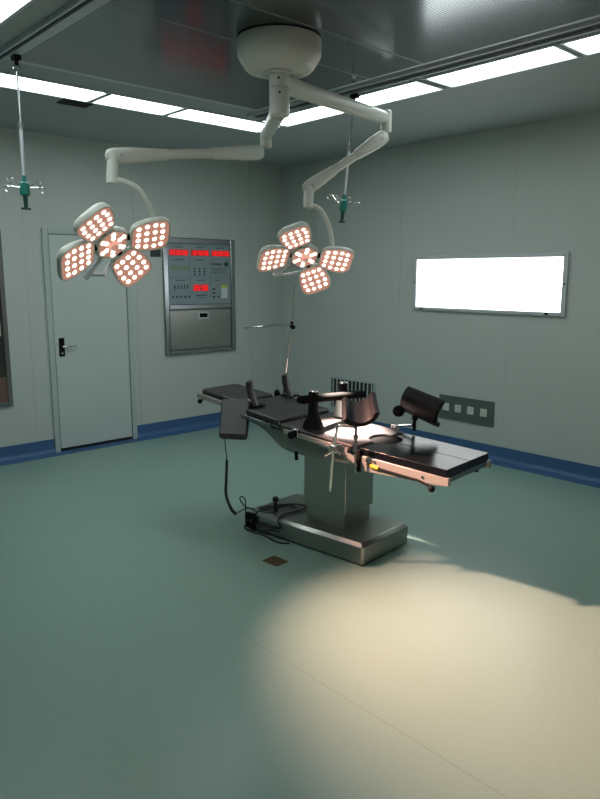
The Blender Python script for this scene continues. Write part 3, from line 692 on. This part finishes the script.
pk = MB(); pk.loft([[(-.30, -.36, .72), (-.30, -.45, .70), (-.30, -.47, .64), (-.30, -.38, .66)], [(-.292, -.36, .72), (-.292, -.45, .70), (-.292, -.47, .64), (-.292, -.38, .66)]]); pk.build('clamp_plate', M['rail'], ck)
bt_ = MB(); bt_.tube([(-.31, -.47, .72), (-.31, -.47, .60)], .006, 8); bt_.build('hanging_pin', M['steel2'], ot)

lt2 = trough((.34, -.55, .935), (.04, -1, -.27), (.95, .3, .25), .28, .084, .034, -1.3, 1.3, 'leg_trough')
st_ = MB(); st_.tube([(.30, -.503, .875), (.29, -.50, .835)], .02, 12); st_.tube([(.29, -.50, .835), (.29, -.499, .765)], .011, 10); st_.build('trough_stem', M['black'], lt2)
rd_ = MB(); rd_.tube([(.29, -.355, .772), (.29, -.489, .797)], .009, 10); rd_.build('holder_rod', M['chrome'], ot)
ck = MB(); ck.box((.275, -.375, .725), (.31, -.325, .785)); ck.build('holder_clamp', M['chrome'], ot, bevel=.004)
kb = MB(); kb.lathe((.25, -.402, .886), [(.01, .06), (.01, .012), (.036, .01), (.04, 0), (.036, -.012), (0, -.016)], (.75, .55, .1), 20); kb.build('trough_knob', M['black'], lt2)

# ------------------------------------------------------------------ cables
def Tl(pts): return [T(p) for p in pts]
# handset lead with coiled section: from the table's head end down to the base
hc = thing('coiled_cable', 'black coiled handset cable hanging from the head end of the table to the base', 'cable', T((-.3, .67, 0))); ho = T((-.3, .67, 0))
MB().tube(curve(Tl([(-.27, .68, .70), (-.3, .672, .62), (-.3, .657, .48)]), 6), .0035, 6).build('cable_lead', M['rubber'], hc, ho)
core = curve(Tl([(-.3, .657, .48), (-.3, .668, .33), (-.3, .672, .22), (-.3, .625, .132), (-.3, .575, .098)]), 60)
cm = MB(); pts = []; N = len(core)
for i in range(N):
    t_ = (core[min(i+1, N-1)]-core[max(i-1, 0)]).normalized(); a_ = t_.cross(Vector((.6, -.8, .1))).normalized(); b2 = t_.cross(a_)
    ph = i/N*2*PI*34; pts.append(core[i]+(a_*math.cos(ph)+b2*math.sin(ph))*.0085)
fine = []
for i in range(len(pts)-1):
    fine.append(pts[i])
cm.tube(fine, .0042, 6); cm.build('cable_coil', M['rubber'], hc, ho)
MB().tube(core, .0075, 8).build('coil_core', M['rubber'], hc, ho)
MB().tube(curve(Tl([(-.3, .575, .098), (-.3, .53, .13), (-.285, .47, .165), (-.25, .44, .149)]), 6), .004, 6).build('cable_lead', M['rubber'], hc, ho)
# power cable lying in loops over the head end of the base
pc = MB()
pc.tube(curve(Tl([(-.209, .434, .150), (-.094, .388, .150), (.021, .301, .152), (.023, .189, .156), (-.066, .186, .152), (-.167, .219, .150), (-.25, .20, .149), (-.274, .188, .13), (-.275, .17, .09), (-.275, .25, .075), (-.276, .36, .07), (-.278, .47, .05), (-.285, .50, .012), (-.30, .42, .006), (-.29, .31, .006), (-.32, .16, .006), (-.285, .08, .006)]), 6), .006, 8)
tag(pc.build('power_cable', M['rubber'], None, T((-.2, .3, 0))), 'black power cable looped over the table base and trailing onto the floor', 'cable')
pc = MB()
pc.tube(curve(Tl([(-.05, .22, .156), (-.02, .30, .157), (-.10, .33, .157), (-.19, .36, .152), (-.24, .385, .150), (-.27, .40, .14), (-.275, .41, .06), (-.276, .33, .035), (-.276, .26, .05), (-.274, .18, .06)]), 6), .005, 8)
pc.tube(curve(Tl([(-.274, .50, .02), (-.272, .505, .10), (-.268, .508, .17), (-.262, .515, .207), (-.258, .548, .224), (-.258, .575, .205), (-.262, .545, .175), (-.262, .50, .155), (-.24, .46, .150)]), 6), .0045, 8)
tag(pc.build('power_cable', M['rubber'], None, T((-.15, .3, 0))), 'thin black cable with a small upright loop at the corner of the table base', 'cable')
pg = thing('power_plug', 'black plug standing upright on the table base among the cables', 'plug', T((-.145, .335, .1425)), TR)
MB().lathe((0, 0, 0), [(.017, 0), (.019, .01), (.012, .05), (.009, .06), (.02, .066), (.022, .09), (.012, .098), (0, .098)], n=14).build('plug_body', M['rubber'], pg)
jb = MB(); jb.box((-.292, .43, .03), (-.262, .49, .13)); jo = MB()
js = thing('socket_box', 'small black connector box on the corner of the table base with cables plugged in', 'connector box', T((-.275, .45, .02)), TR)
MB().box((-.013, -.04, .0), (.013, .04, .11)).build('box_body', M['black'], js, bevel=.004)
for y in (-.02, .02): MB().lathe((-.013, y, .06), [(.012, 0), (.012, .012), (.006, .02), (0, .02)], (-1, 0, 0), 12).build('connector', M['rubber'], js)

# brass floor box
fbx = thing('floor_box', 'small tarnished brass floor plate in front of the table base', 'floor plate', (-3.122, -3.527, 0), math.radians(4))
MB().box((-.052, -.064, 0), (.052, .064, .005)).build('cover_plate', M['brass'], fbx, bevel=.002)
MB().box((-.038, -.05, .005), (.038, .05, .0065)).build('hinged_lid', M['brass'], fbx, bevel=.001)
MB().lathe((-.03, -.052, .005), [(.007, 0), (.007, .003), (0, .003)], n=10).build('lid_latch', M['chrome'], fbx)

# ------------------------------------------------------------------ world, camera
w = bpy.data.worlds.new('world'); SC.world = w; w.use_nodes = True
w.node_tree.nodes['Background'].inputs[0].default_value = (.02, .022, .022, 1); w.node_tree.nodes['Background'].inputs[1].default_value = 1
cam = bpy.data.cameras.new('camera'); co = bpy.data.objects.new('camera', cam); COL.objects.link(co)
cam.sensor_fit = 'VERTICAL'; cam.sensor_height = 24; cam.lens = 687.2/799*24; cam.clip_start = .02
co.matrix_world = Matrix(((RT.x, UP.x, -FW.x, CAM.x), (RT.y, UP.y, -FW.y, CAM.y), (RT.z, UP.z, -FW.z, CAM.z), (0, 0, 0, 1)))
SC.camera = co
vs = SC.view_settings; vs.view_transform = 'Standard'; vs.look = 'None'; vs.gamma = 1; vs.use_curve_mapping = False; vs.exposure = 0
